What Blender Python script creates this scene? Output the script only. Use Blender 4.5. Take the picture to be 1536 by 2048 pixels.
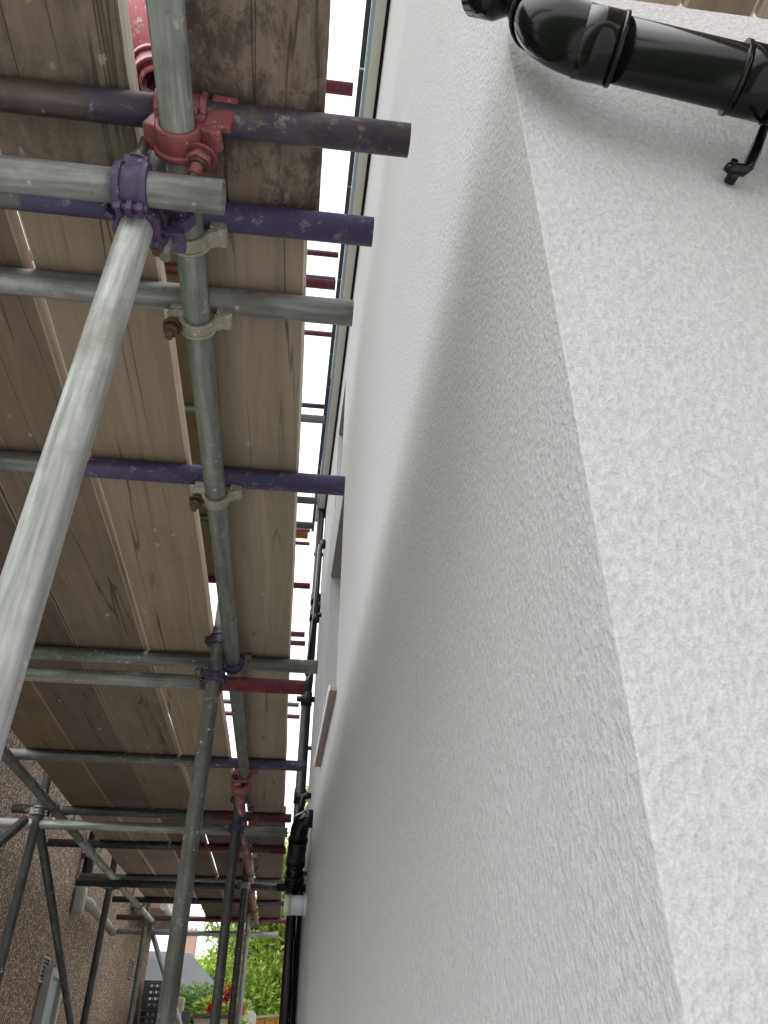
import bpy, bmesh, math, random
from mathutils import Vector, Matrix, Quaternion

# ------------------------------------------------------------------ scene, camera, sky, sun, exposure
for o in list(bpy.data.objects): bpy.data.objects.remove(o)
SC = bpy.context.scene
COL = SC.collection
H = 1.35                                   # camera height above the paving
def V(x, y, z): return Vector((x, y, z + H))   # heights below are given from the camera's level

el, yaw, roll = 0.61419, 0.110796, 0.007831
ce, se, cy, sy = math.cos(el), math.sin(el), math.cos(yaw), math.sin(yaw)
fwd = Vector((sy*ce, cy*ce, se)); rgt = Vector((cy, -sy, 0)); upv = rgt.cross(fwd)
r2 = math.cos(roll)*rgt + math.sin(roll)*upv
u2 = -math.sin(roll)*rgt + math.cos(roll)*upv
cd = bpy.data.cameras.new('camera'); cam = bpy.data.objects.new('camera', cd); COL.objects.link(cam)
m = Matrix((r2, u2, -fwd)).transposed().to_4x4(); m.translation = V(0, 0, 0)
cam.matrix_world = m
cd.sensor_fit = 'VERTICAL'; cd.sensor_height = 24.0; cd.lens = 1556.76/2048*24
cd.clip_start = 0.02; cd.clip_end = 2000
SC.camera = cam

SUN_EL, SUN_AZ = math.radians(52), math.radians(229)   # bright overcast, sun behind cloud to the left of the camera
w = bpy.data.worlds.new('World'); SC.world = w; w.use_nodes = True
nt = w.node_tree; nt.nodes.clear()
out = nt.nodes.new('ShaderNodeOutputWorld'); bg = nt.nodes.new('ShaderNodeBackground')
sky = nt.nodes.new('ShaderNodeTexSky'); sky.sky_type = 'NISHITA'; sky.sun_disc = False
sky.sun_elevation = SUN_EL; sky.sun_rotation = SUN_AZ; sky.air_density = 1.0; sky.dust_density = 4.0; sky.ozone_density = 1.0
hs = nt.nodes.new('ShaderNodeHueSaturation'); hs.inputs['Saturation'].default_value = 0.02
gm = nt.nodes.new('ShaderNodeGamma'); gm.inputs[1].default_value = 0.45      # cloud evens out the clear-sky gradient
hs.inputs['Value'].default_value = 3.3
nt.links.new(sky.outputs[0], gm.inputs[0]); nt.links.new(gm.outputs[0], hs.inputs['Color']); nt.links.new(hs.outputs[0], bg.inputs[0])
bg.inputs[1].default_value = 0.15
nt.links.new(bg.outputs[0], out.inputs[0])
ld = bpy.data.lights.new('sun', 'SUN'); ld.energy = 0.5; ld.angle = math.radians(60); ld.color = (1, .98, .95)
sun = bpy.data.objects.new('sun', ld); COL.objects.link(sun)
sdir = Vector((math.sin(SUN_AZ)*math.cos(SUN_EL), math.cos(SUN_AZ)*math.cos(SUN_EL), math.sin(SUN_EL)))
sun.rotation_euler = sdir.to_track_quat('Z', 'Y').to_euler(); sun.location = (0, 0, 20)
SC.view_settings.view_transform = 'Standard'; SC.view_settings.look = 'None'
SC.view_settings.gamma = 1; SC.view_settings.use_curve_mapping = False
SC.view_settings.exposure = 1.2
SC.render.engine = 'CYCLES'
SC.cycles.max_bounces = 7; SC.cycles.diffuse_bounces = 6; SC.cycles.glossy_bounces = 3; SC.cycles.transmission_bounces = 2
SC.cycles.caustics_reflective = False; SC.cycles.caustics_refractive = False

rnd = random.Random(7)

# ------------------------------------------------------------------ material helpers
class N:
    def __init__(s, name):
        s.m = bpy.data.materials.new(name); s.m.use_nodes = True
        s.t = s.m.node_tree; s.b = s.t.nodes['Principled BSDF']
    def node(s, typ, **kw):
        n = s.t.nodes.new(typ)
        for k, v in kw.items(): setattr(n, k, v)
        return n
    def put(s, sock, val):
        if isinstance(val, bpy.types.NodeSocket): s.t.links.new(val, sock)
        elif isinstance(val, (tuple, list)):
            d = sock.default_value
            sock.default_value = tuple(val)+(1,) if len(d) == 4 and len(val) == 3 else val
        else: sock.default_value = val
    def coord(s, kind='Object', scale=(1, 1, 1), rot=(0, 0, 0), jitter=True):
        tc = s.node('ShaderNodeTexCoord'); v = tc.outputs[kind]
        if jitter:
            oi = s.node('ShaderNodeObjectInfo')
            mu = s.math('MULTIPLY', oi.outputs['Random'], 37.0)
            a = s.node('ShaderNodeVectorMath', operation='ADD'); s.put(a.inputs[0], v); s.put(a.inputs[1], mu); v = a.outputs[0]
        mp = s.node('ShaderNodeMapping'); s.put(mp.inputs['Vector'], v)
        mp.inputs['Scale'].default_value = scale; mp.inputs['Rotation'].default_value = rot
        return mp.outputs[0]
    def noise(s, vec, scale=5, detail=4, rough=.55, dist=0.0):
        n = s.node('ShaderNodeTexNoise'); s.put(n.inputs['Vector'], vec)
        n.inputs['Scale'].default_value = scale; n.inputs['Detail'].default_value = detail
        n.inputs['Roughness'].default_value = rough; n.inputs['Distortion'].default_value = dist
        return n.outputs['Fac']
    def voro(s, vec, scale=5, feature='F1', outp='Distance', rnd_=1.0):
        n = s.node('ShaderNodeTexVoronoi', feature=feature); s.put(n.inputs['Vector'], vec)
        n.inputs['Scale'].default_value = scale; n.inputs['Randomness'].default_value = rnd_
        return n.outputs[outp]
    def math(s, op, a, b=0.0, c=None, clamp=False):
        n = s.node('ShaderNodeMath', operation=op); n.use_clamp = clamp
        s.put(n.inputs[0], a); s.put(n.inputs[1], b)
        if c is not None: s.put(n.inputs[2], c)
        return n.outputs[0]
    def ramp(s, fac, stops):
        n = s.node('ShaderNodeValToRGB'); s.put(n.inputs[0], fac); r = n.color_ramp
        while len(r.elements) < len(stops): r.elements.new(.5)
        for e, (p, c) in zip(r.elements, stops):
            e.position = p; e.color = (c if isinstance(c, (tuple, list)) else (c, c, c))[:3] + (1,) if not isinstance(c, (int, float)) else (c, c, c, 1)
        return n.outputs[0]
    def mix(s, fac, a, b, mode='MIX'):
        n = s.node('ShaderNodeMix', data_type='RGBA', blend_type=mode)
        s.put(n.inputs[0], fac); s.put(n.inputs[6], a); s.put(n.inputs[7], b); return n.outputs[2]
    def step(s, v, lo, hi):
        n = s.node('ShaderNodeMapRange'); n.interpolation_type = 'SMOOTHSTEP'
        s.put(n.inputs[0], v); n.inputs[1].default_value = lo; n.inputs[2].default_value = hi; return n.outputs[0]
    def bump(s, h, strength=.5, dist=.002, normal=None):
        n = s.node('ShaderNodeBump'); s.put(n.inputs['Height'], h)
        n.inputs['Strength'].default_value = strength; n.inputs['Distance'].default_value = dist
        if normal is not None: s.put(n.inputs['Normal'], normal)
        return n.outputs[0]
    def fin(s, color=None, rough=None, metal=None, normal=None, **kw):
        if color is not None: s.put(s.b.inputs['Base Color'], color)
        if rough is not None: s.put(s.b.inputs['Roughness'], rough)
        if metal is not None: s.put(s.b.inputs['Metallic'], metal)
        if normal is not None: s.put(s.b.inputs['Normal'], normal)
        for k, v in kw.items(): s.put(s.b.inputs[k], v)
        return s.m

def mat_tube(name, paint=None, z0=None, z1=None, wear=.45, base=(.25, .253, .25), dirt=.4):
    """weathered galvanised scaffold tube, optionally with a worn band of paint between z0 and z1 along its axis"""
    n = N(name)
    v = n.coord(scale=(1, 1, .07)); vb = n.coord(); tcz = n.node('ShaderNodeTexCoord').outputs['Object']
    st = n.noise(v, 85, 3, .6); bl = n.noise(vb, 9, 4, .65); fine = n.noise(vb, 160, 1, .6)
    g = n.ramp(st, [(.3, tuple(c*.62 for c in base)), (.5, base), (.72, tuple(min(1, c*1.45) for c in base))])
    g = n.mix(n.math('MULTIPLY', n.step(bl, .46, .68), .6), g, tuple(c*d for c, d in zip(base, (.62, .58, .5))))
    g = n.mix(n.math('MULTIPLY', n.step(n.noise(vb, 23, 3, .7), .58, .72), dirt), g, (.40, .375, .33))
    rough = n.ramp(bl, [(.3, .38), (.7, .62)]); metal = .45
    hgt = n.math('ADD', n.math('MULTIPLY', st, .4), n.math('MULTIPLY', fine, .6))
    if paint is not None:
        sp = n.node('ShaderNodeSeparateXYZ'); n.put(sp.inputs[0], tcz); z = sp.outputs[2]
        jag = n.math('MULTIPLY_ADD', n.noise(vb, 30, 4), .02, -.01); zz = n.math('ADD', z, jag)
        mk = None
        if z0 is not None: mk = n.step(zz, z0-.004, z0+.004)
        if z1 is not None:
            k = n.math('SUBTRACT', 1.0, n.step(zz, z1-.004, z1+.004)); mk = k if mk is None else n.math('MULTIPLY', mk, k)
        wr = n.math('SUBTRACT', 1.0, n.step(n.math('ADD', n.math('MULTIPLY', n.noise(vb, 26, 5, .72), .6), n.math('MULTIPLY', st, .4)), 1-wear-.03, 1-wear+.05))
        mk = wr if mk is None else n.math('MULTIPLY', mk, wr)
        pc = n.mix(n.noise(vb, 14, 6), tuple(c*.6 for c in paint), tuple(min(1, c*1.25) for c in paint))
        pc = n.mix(n.math('MULTIPLY', n.step(n.noise(vb, 40, 4, .75), .56, .7), .5), pc, (.33, .29, .24))
        g = n.mix(mk, g, pc)
        metal = n.math('MULTIPLY_ADD', mk, -.42, .45)
        hgt = n.math('ADD', hgt, n.math('MULTIPLY', mk, .8))
    g = n.mix(n.math('MULTIPLY', n.step(n.noise(vb, 3.5, 5, .7), .5, .72), .25), g, (.27, .25, .225))
    g = n.mix(n.math('MULTIPLY', n.step(n.noise(vb, 31, 5, .75, .4), .635, .70), .7), g, (.13, .07, .04))
    # cement splashes
    sv = n.voro(vb, 38); spl = n.math('MULTIPLY', n.math('SUBTRACT', 1.0, n.step(sv, .12, .2)), n.step(n.noise(vb, 7, 3), .55, .62))
    g = n.mix(n.math('MULTIPLY', spl, .8), g, (.55, .52, .46))
    hgt = n.math('ADD', hgt, spl)
    return n.fin(g, rough, metal, n.bump(hgt, .35, .0008))

def mat_cast(name, col, chip=.4, metal=.1, dark=.5):
    n = N(name); v = n.coord(); a = n.noise(v, 95, 6, .72); b = n.noise(v, 12, 4)
    c = n.mix(b, tuple(k*dark for k in col), col)
    c = n.mix(n.step(a, 1-chip-.02, 1-chip+.06), c, (.42, .38, .31))
    c = n.mix(n.math('MULTIPLY', n.step(n.noise(v, 90, 4, .7), .6, .72), .6), c, (.07, .05, .04))
    return n.fin(c, n.ramp(a, [(.3, .3), (.7, .65)]), metal, n.bump(a, .5, .0012))

def mat_wood(name, c0, c1, c2, mould=0.0, splash=.25, crack=1.0):
    n = N(name)
    v = n.coord(scale=(1, .045, 1)); vb = n.coord(); oi = n.node('ShaderNodeObjectInfo')
    wob = n.noise(n.coord(scale=(1, .35, 1)), 4, 3)
    va = n.node('ShaderNodeVectorMath', operation='MULTIPLY_ADD')
    n.put(va.inputs[0], wob); va.inputs[1].default_value = (.05, 0, 0); n.put(va.inputs[2], v); v = va.outputs[0]
    rings = n.noise(v, 26, 5, .6, .6); grain = n.noise(v, 210, 3, .6); blot = n.noise(vb, 3.2, 6, .62)
    c = n.ramp(rings, [(.28, c0), (.5, c1), (.72, c2)])
    c = n.mix(n.math('MULTIPLY', n.step(grain, .5, .75), .22), c, tuple(k*.6 for k in c0))
    c = n.mix(n.math('MULTIPLY', n.step(blot, .45, .75), .55), c, tuple(k*.62 for k in c1))
    tint = n.mix(1.0, c, oi.outputs['Color'], 'MULTIPLY'); c = tint
    # long drying cracks
    cn = n.noise(n.coord(scale=(1, .028, 1)), 13, 3, .5, .3)
    cr = n.math('SUBTRACT', 1.0, n.step(n.math('ABSOLUTE', n.math('SUBTRACT', cn, .5)), .001, .011))
    cr = n.math('MULTIPLY', cr, n.step(n.noise(n.coord(scale=(1, .25, 1)), 3.3, 2), .44, .54))
    cr = n.math('MULTIPLY', cr, crack)
    c = n.mix(n.math('MULTIPLY', cr, .7), c, (.016, .012, .009))
    # knots
    kv = n.voro(n.coord(scale=(1, .45, 1)), 5.7); kn = n.math('SUBTRACT', 1.0, n.step(kv, .035, .075))
    c = n.mix(n.math('MULTIPLY', kn, .7), c, (.045, .03, .02))
    if mould:
        mo = n.math('ADD', n.math('MULTIPLY', n.noise(n.coord(scale=(1, .55, 1)), 34, 7, .78, .3), .6), n.math('MULTIPLY', n.noise(vb, 7, 3, .6), .4))
        c = n.mix(n.math('MULTIPLY', n.step(mo, .43, .56), mould), c, (.020, .015, .013))
        c = n.mix(n.math('MULTIPLY', n.step(n.noise(vb, 5, 5), .58, .7), .3), c, (.20, .20, .17))
    # plaster splashes
    if splash:
        sv = n.voro(n.coord(scale=(1, .6, 1), rot=(0, 0, .4)), 21); sm = n.math('ADD', sv, n.math('MULTIPLY', n.noise(vb, 75, 4, .75), .42))
        sp = n.math('MULTIPLY', n.math('SUBTRACT', 1.0, n.step(sm, .27, .37)), n.step(n.noise(vb, 4, 2), .66-.5*splash, .74-.5*splash))
        c = n.mix(n.math('MULTIPLY', sp, .6), c, (.40, .37, .33))
    h = n.math('SUBTRACT', n.math('ADD', n.math('MULTIPLY', rings, .3), n.math('MULTIPLY', grain, .35)), n.math('MULTIPLY', cr, 1.5))
    return n.fin(c, .82, 0.0, n.bump(h, .55, .0015))

def mat_render():
    """light grey-white silicone render: rounded dimples, mineral speckle with pit shade painted in, faint trowel waves"""
    n = N('white_scratch_render'); v = n.coord(jitter=False)
    va = n.coord(scale=(1, 1, .72), rot=(.5, .45, .3), jitter=False)
    a = n.noise(va, 160, 1, .45, .25); b = n.noise(v, 420, 1, .5); tr = n.noise(n.coord(scale=(1, 1, .45), jitter=False), 9, 2)
    h = n.math('ADD', n.math('MULTIPLY', a, .9), n.math('MULTIPLY', b, .25))
    h = n.math('ADD', h, n.math('MULTIPLY', tr, 1.3))
    sp = n.math('ADD', n.math('MULTIPLY', a, .5), n.math('MULTIPLY', b, .5))
    c = n.ramp(sp, [(.36, (.318, .314, .324)), (.50, (.358, .354, .365)), (.64, (.408, .404, .415))])  # grain tone plus painted shade in the dimples, from the bump noise
    c = n.mix(n.math('MULTIPLY', n.step(n.noise(v, 1.7, 4, .6), .42, .72), .2), c, (.345, .337, .335))
    return n.fin(c, .9, 0.0, n.bump(h, .7, .0034))

def mat_pebble():
    n = N('brown_pebbledash'); v = n.coord(jitter=False)
    col = n.voro(v, 95, 'F1', 'Color'); d = n.voro(v, 95)
    sp = n.node('ShaderNodeSeparateColor'); n.put(sp.inputs[0], col)
    c = n.ramp(sp.outputs[0], [(.0, (.034, .015, .009)), (.35, (.092, .045, .026)), (.6, (.20, .112, .066)), (.85, (.42, .30, .20)), (1, (.68, .55, .43))])
    c = n.mix(n.math('MULTIPLY', n.step(d, .35, .7), .7), c, (.10, .075, .06))
    c = n.mix(n.math('MULTIPLY', n.step(n.noise(v, 1.5, 5), .5, .7), .4), c, (.09, .06, .045))
    return n.fin(c, .75, 0, n.bump(n.math('SUBTRACT', 1.0, d), .9, .006))

def mat_plain(name, col, rough=.5, metal=0.0, var=.15, nscale=12, bump=.15, **kw):
    n = N(name); v = n.coord(); a = n.noise(v, nscale, 6, .65)
    c = n.mix(a, tuple(k*(1-var) for k in col), tuple(min(1, k*(1+var)) for k in col))
    return n.fin(c, n.ramp(a, [(.3, rough*.85), (.7, min(1, rough*1.15))]), metal, n.bump(n.noise(v, nscale*9, 3), bump, .001), **kw)

def mat_leaf(name, a, b):
    n = N(name); geo = n.node('ShaderNodeNewGeometry'); 
    c = n.ramp(geo.outputs['Random Per Island'], [(0, a), (1, b)])
    d = n.node('ShaderNodeBsdfTranslucent'); n.put(d.inputs[0], n.mix(1.0, c, (1.0, 1.1, .5), 'MULTIPLY'))
    n.fin(c, .45); ms = n.node('ShaderNodeMixShader'); ms.inputs[0].default_value = .5
    n.t.links.new(n.b.outputs[0], ms.inputs[1]); n.t.links.new(d.outputs[0], ms.inputs[2])
    n.t.links.new(ms.outputs[0], n.t.nodes['Material Output'].inputs[0])
    return n.m

M = {}
PURPLE = (.056, .041, .104); RED = (.145, .020, .034); PINK = (.50, .12, .16)
M['galv'] = mat_tube('galvanised_tube')
M['galv_black'] = mat_tube('sooty_dark_tube', base=(.055, .055, .056), dirt=.15)  # near-black base tone, mostly for far and outer tubes
M['galv_mid'] = mat_tube('worn_grey_tube', base=(.17, .175, .168), dirt=.45)
M['galv_light'] = mat_tube('pale_galvanised_tube', base=(.36, .366, .366), dirt=.3)
M['galv_dark'] = mat_tube('dull_dark_tube', base=(.13, .132, .128), dirt=.3)
M['purple'] = mat_tube('purple_painted_tube', PURPLE, wear=.40)
M['red'] = mat_tube('red_painted_tube', RED, wear=.36)
M['maroon'] = mat_tube('maroon_pink_tube', (.22, .06, .08), wear=.45)
M['pink'] = mat_tube('pink_painted_tube', PINK, wear=.47, base=(.45, .46, .47))
M['cast_purple'] = mat_cast('purple_coupler_paint', (.078, .050, .122), .38)
M['cast_red'] = mat_cast('red_coupler_paint', (.29, .075, .09), .37)
M['cast_grey'] = mat_cast('dull_zinc_coupler', (.34, .31, .26), .45, .25, .65)
M['bolt'] = mat_plain('rusty_brown_bolt', (.10, .065, .045), .6, .5, .4, 60)
M['bolt_grey'] = mat_plain('greasy_grey_bolt', (.16, .14, .13), .45, .7, .3, 60)
M['wood'] = mat_wood('grey_brown_scaffold_timber', (.205, .163, .128), (.258, .207, .163), (.305, .25, .2))
M['wood_splash'] = mat_wood('plaster_splashed_timber', (.12, .088, .07), (.175, .132, .105), (.225, .172, .14), splash=.55, mould=.35)
M['wood_mould'] = mat_wood('black_mouldy_timber', (.12, .085, .065), (.19, .145, .115), (.25, .20, .16), mould=.72, splash=.3)
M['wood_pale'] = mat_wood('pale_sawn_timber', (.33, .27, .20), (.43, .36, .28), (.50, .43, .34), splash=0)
M['wood_edge'] = mat_wood('plaster_gap_lit_board_edge', (.42, .36, .30), (.55, .49, .42), (.66, .61, .54), splash=0, crack=0)
M['render'] = mat_render()
M['pebble'] = mat_pebble()
M['black_plastic'] = mat_plain('glossy_black_plastic', (.0035, .0035, .0042), .15, 0, .2, 20, .015, **{'Specular IOR Level': .26})
M['black_matt'] = mat_plain('dull_black_plastic', (.008, .008, .009), .40, 0, .2, 20, .05, **{'Specular IOR Level': .35})
M['crate_grey'] = mat_plain('scuffed_charcoal_plastic', (.05, .052, .056), .5, 0, .3, 20, .1)
M['white_plastic'] = mat_plain('white_plastic', (.62, .61, .59), .4, 0, .1, 9, .05)
M['fresh_white'] = mat_plain('fresh_white_board', (.82, .82, .81), .5, 0, .05, 9, .05)
M['dirty_white'] = mat_plain('grubby_white_plastic', (.27, .255, .235), .5, 0, .25, 9, .1)
M['grey_plastic'] = mat_plain('pale_blue_grey_plastic', (.50, .56, .62), .4, 0, .06, 9, .05)
M['felt'] = mat_plain('pale_blue_membrane', (.42, .55, .70), .6, 0, .1, 30)
M['slate'] = mat_plain('dark_grey_roof_tile', (.07, .072, .08), .7, 0, .3, 14, .4)
M['brick_red'] = mat_plain('red_brown_brick', (.32, .13, .08), .85, 0, .3, 20, .4)
M['far_brick'] = mat_plain('pale_red_brick', (.42, .26, .21), .85, 0, .2, 8, .3)
M['stone'] = mat_plain('pale_stone_sill', (.26, .22, .20), .85, 0, .2, 40, .4)
M['glass'] = mat_plain('window_glass', (.03, .04, .045), .05, 0, .1, 3, 0)
M['pale_glass'] = mat_plain('frosted_pale_glass', (.24, .31, .29), .3, 0, .06, 3, 0.02)
M['concrete'] = mat_plain('grey_concrete_paving', (.60, .595, .58), .9, 0, .15, 6, .5)
M['lawn'] = mat_plain('short_grass', (.06, .11, .03), .9, 0, .35, 25, .5)
M['canvas'] = mat_plain('grey_canvas', (.19, .20, .22), .8, 0, .08, 20, .2)
M['fence'] = mat_wood('orange_stained_timber', (.40, .13, .035), (.52, .19, .055), (.60, .25, .09), splash=0)
M['bark'] = mat_plain('brown_bark', (.10, .075, .05), .9, 0, .3, 25, .6)
M['leaf_yellow'] = mat_leaf('yellow_green_leaf', (.15, .28, .04), (.60, .70, .17))
M['leaf_green'] = mat_leaf('mid_green_leaf', (.09, .19, .05), (.36, .50, .16))
M['leaf_dark'] = mat_leaf('dark_green_leaf', (.05, .11, .04), (.18, .30, .11))
M['leaf_red'] = mat_leaf('red_young_leaf', (.40, .03, .03), (.75, .12, .08))
M['pinkwall'] = mat_plain('pale_pink_paint', (.55, .42, .38), .8, 0, .1, 8)
M['wire'] = mat_plain('pale_cable_sheath', (.45, .46, .47), .5, 0, .05, 8, 0)

# ------------------------------------------------------------------ mesh helpers
class MB:
    def __init__(s): s.v = []; s.f = []; s.sm = []
    def add(s, vs, fs, smooth=False):
        b = len(s.v); s.v += [Vector(q) for q in vs]
        for f in fs: s.f.append(tuple(b+i for i in f)); s.sm.append(smooth)
        return s
    def box(s, c, h, rot=None):
        c = Vector(c); vs = []
        for x in (-1, 1):
            for y in (-1, 1):
                for z in (-1, 1):
                    p = Vector((x*h[0], y*h[1], z*h[2]))
                    vs.append(c + (rot @ p if rot else p))
        return s.add(vs, [(0,1,3,2),(4,6,7,5),(0,4,5,1),(2,3,7,6),(0,2,6,4),(1,5,7,3)])
    def bx(s, lo, hi):
        return s.box([(a+b)/2 for a, b in zip(lo, hi)], [(b-a)/2 for a, b in zip(lo, hi)])
    def path(s, pts, r, seg=20, caps=True, hollow=0.0):
        """tube swept along points; r a number or one per point; hollow = wall thickness (open ended tube)"""
        pts = [Vector(p) for p in pts]; n = len(pts)
        rs = r if isinstance(r, (list, tuple)) else [r]*n
        tang = []
        for i in range(n):
            a = pts[max(0, i-1)]; b = pts[min(n-1, i+1)]; tang.append((b-a).normalized())
        ref = Vector((0, 0, 1)) if abs(tang[0].z) < .9 else Vector((1, 0, 0))
        x = tang[0].cross(ref).normalized()
        def sweep(rr, flip):
            nonlocal x
            vs = []; xx = x
            for i in range(n):
                xx = (xx - tang[i]*xx.dot(tang[i])).normalized(); yy = tang[i].cross(xx)
                for k in range(seg):
                    t = 2*math.pi*k/seg; vs.append(pts[i] + (xx*math.cos(t)+yy*math.sin(t))*rr[i])
            fs = []
            for i in range(n-1):
                for k in range(seg):
                    k2 = (k+1) % seg; q = (i*seg+k, i*seg+k2, (i+1)*seg+k2, (i+1)*seg+k)
                    fs.append(q[::-1] if flip else q)
            return vs, fs
        vs, fs = sweep(rs, False)
        if hollow:
            vi, fi = sweep([q-hollow for q in rs], True); b = len(vs)
            fs = fs + [tuple(i+b for i in f) for f in fi]; vs = vs+vi
            s.add(vs, fs, True); base = len(s.v)-len(vs)
            e0 = [tuple(base+j for j in (k, b+k, b+(k+1) % seg, (k+1) % seg)) for k in range(seg)]
            o = (n-1)*seg
            e1 = [tuple(base+j for j in (o+k, o+(k+1) % seg, b+o+(k+1) % seg, b+o+k)) for k in range(seg)]
            s.f += e0+e1; s.sm += [False]*(2*seg)
        else:
            s.add(vs, fs, True)
            if caps:
                base = len(s.v)-len(vs)
                s.f.append(tuple(base+k for k in range(seg))[::-1]); s.f.append(tuple(base+(n-1)*seg+k for k in range(seg))); s.sm += [False, False]
        return s
    def arc(s, c, axis, ref, r0, r1, width, a0, a1, seg=18):
        """band segment round an axis: inner r0, outer r1, from angle a0 to a1 (degrees) measured from ref"""
        c = Vector(c); ax = Vector(axis).normalized(); rf = Vector(ref); rf = (rf-ax*rf.dot(ax)).normalized(); pf = ax.cross(rf)
        full = abs(a1-a0) >= 359.9; vs = []; cnt = seg if full else seg+1
        for i in range(cnt):
            t = math.radians(a0+(a1-a0)*i/seg); d = rf*math.cos(t)+pf*math.sin(t)
            vs += [c+d*r0-ax*width/2, c+d*r1-ax*width/2, c+d*r1+ax*width/2, c+d*r0+ax*width/2]
        fs = []
        for i in range(seg):
            j = (i+1) % cnt
            for k in range(4): fs.append((i*4+k, i*4+(k+1) % 4, j*4+(k+1) % 4, j*4+k))
        s.add(vs, fs, True)
        if not full: s.add([vs[i] for i in (0, 1, 2, 3)], [(0, 1, 2, 3)]); s.add(vs[-4:], [(3, 2, 1, 0)])
        return s
    def hexn(s, c, axis, r, h): return s.path([Vector(c)-Vector(axis).normalized()*h/2, Vector(c)+Vector(axis).normalized()*h/2], r, 6)
    def build(s, name, mat, parent=None, loc=None, bevel=0.0, **props):
        me = bpy.data.meshes.new(name); o0 = Vector(loc) if loc is not None else Vector()
        me.from_pydata([tuple(q-o0) for q in s.v], [], s.f); me.polygons.foreach_set('use_smooth', s.sm)
        me.update(); bm = bmesh.new(); bm.from_mesh(me); bmesh.ops.recalc_face_normals(bm, faces=bm.faces); bm.to_mesh(me); bm.free()
        o = bpy.data.objects.new(name, me); COL.objects.link(o); o.location = o0
        if mat: me.materials.append(M[mat] if isinstance(mat, str) else mat)
        if parent is not None:
            o.parent = parent; o.matrix_parent_inverse = Matrix.Translation(-parent.location) if parent.type == 'EMPTY' or True else Matrix()
            # parents carry a plain translation, so the child keeps its world place
        if bevel:
            b = o.modifiers.new('bevel', 'BEVEL'); b.width = bevel; b.segments = 2; b.limit_method = 'ANGLE'; b.angle_limit = math.radians(40)
        for k, q in props.items(): o[k] = q
        return o

def thing(name, label, cat, loc=(0, 0, 0), group=None):
    o = bpy.data.objects.new(name, None); COL.objects.link(o); o.location = loc; o.empty_display_size = .1
    o['label'] = label; o['category'] = cat
    if group: o['group'] = group
    return o
def tag(o, label, cat, group=None):
    o['label'] = label; o['category'] = cat
    if group: o['group'] = group
    return o
def struct(o): o['kind'] = 'structure'; return o
def oriented(obj_name, p0, p1, r, mat, parent, hollow=.0035, seg=24, **props):
    """a scaffold tube: local z runs from p0 to p1, origin at p0, so paint bands are given in metres along it"""
    p0, p1 = Vector(p0), Vector(p1); L = (p1-p0).length
    mb = MB().path([(0, 0, 0), (0, 0, L)], r, seg, hollow=hollow)
    me = bpy.data.meshes.new(obj_name); me.from_pydata([tuple(q) for q in mb.v], [], mb.f); me.polygons.foreach_set('use_smooth', mb.sm); me.update()
    o = bpy.data.objects.new(obj_name, me); COL.objects.link(o)
    me.materials.append(M[mat] if isinstance(mat, str) else mat)
    q = (p1-p0).to_track_quat('Z', 'Y').to_matrix().to_4x4(); q.translation = p0 - parent.location
    o.parent = parent; o.matrix_local = q
    for k, vv in props.items(): o[k] = vv
    return o

# ------------------------------------------------------------------ ground
g = MB(); g.add([(-600, -600, 0), (600, -600, 0), (600, 600, 0), (-600, 600, 0)], [(0, 1, 2, 3)])
struct(g.build('ground', 'lawn'))
g = MB().bx((-1.8, -9, .004), (7, 9.6, .02)); struct(g.build('alley_paving', 'concrete'))

# ------------------------------------------------------------------ white rendered house (local: origin at the corner, y along the alley, x into the house)
B = .018; CX, CY = .2100, .4597
house = thing('rendered_house', 'white textured rendered house whose corner fills the right of the view', 'house', (CX, CY, 0))
RZ = Matrix.Rotation(B, 4, 'Z'); HM = Matrix.Translation((CX, CY, 0)) @ RZ
def hb(mb, name, mat, parent=house, bevel=0.0, **props):
    """build a mesh given in house coordinates"""
    o = mb.build(name, mat, None, None, bevel, **props)
    o.parent = parent
    o.matrix_parent_inverse = Matrix.Identity(4)
    o.matrix_local = RZ if parent is house else Matrix.Identity(4)
    return o
L, EZ, DEP = 5.45, 4.10+H, .13
FRX = 6.0
wins = [(3.3-CY, 4.3-CY, 1.345+H, 2.52+H), (3.67-CY, 4.23-CY, 3.0+H, 3.65+H)]
ys = sorted({0, L, *[q for w_ in wins for q in w_[:2]]}); zs = sorted({0, EZ, *[q for w_ in wins for q in w_[2:]]})
wm = MB()
for i in range(len(ys)-1):
    for j in range(len(zs)-1):
        yc, zc = (ys[i]+ys[i+1])/2, (zs[j]+zs[j+1])/2
        if any(a < yc < b and c < zc < d for a, b, c, d in wins): continue
        wm.add([(0, ys[i], zs[j]), (0, ys[i+1], zs[j]), (0, ys[i+1], zs[j+1]), (0, ys[i], zs[j+1])], [(3, 2, 1, 0)])
for a, b, c, d in wins:
    wm.add([(0, a, c), (0, b, c), (0, b, d), (0, a, d), (DEP, a, c), (DEP, b, c), (DEP, b, d), (DEP, a, d)],
           [(0, 1, 5, 4), (1, 2, 6, 5), (2, 3, 7, 6), (3, 0, 4, 7)])
for q0_, q1_ in zip(zs, zs[1:]): wm.add([(0, 0, q0_), (FRX, 0, q0_), (FRX, 0, q1_), (0, 0, q1_)], [(0, 1, 2, 3)])
wm.add([(0, L, 0), (FRX, L, 0), (FRX, L, EZ), (0, L, EZ)], [(3, 2, 1, 0)])
wm.add([(FRX, 0, 0), (FRX, L, 0), (FRX, L, EZ), (FRX, 0, EZ)], [(0, 1, 2, 3)])
me_w = hb(wm, 'wall', 'render')
_b = bmesh.new(); _b.from_mesh(me_w.data); bmesh.ops.remove_doubles(_b, verts=_b.verts, dist=1e-5); _b.to_mesh(me_w.data); _b.free()
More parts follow.
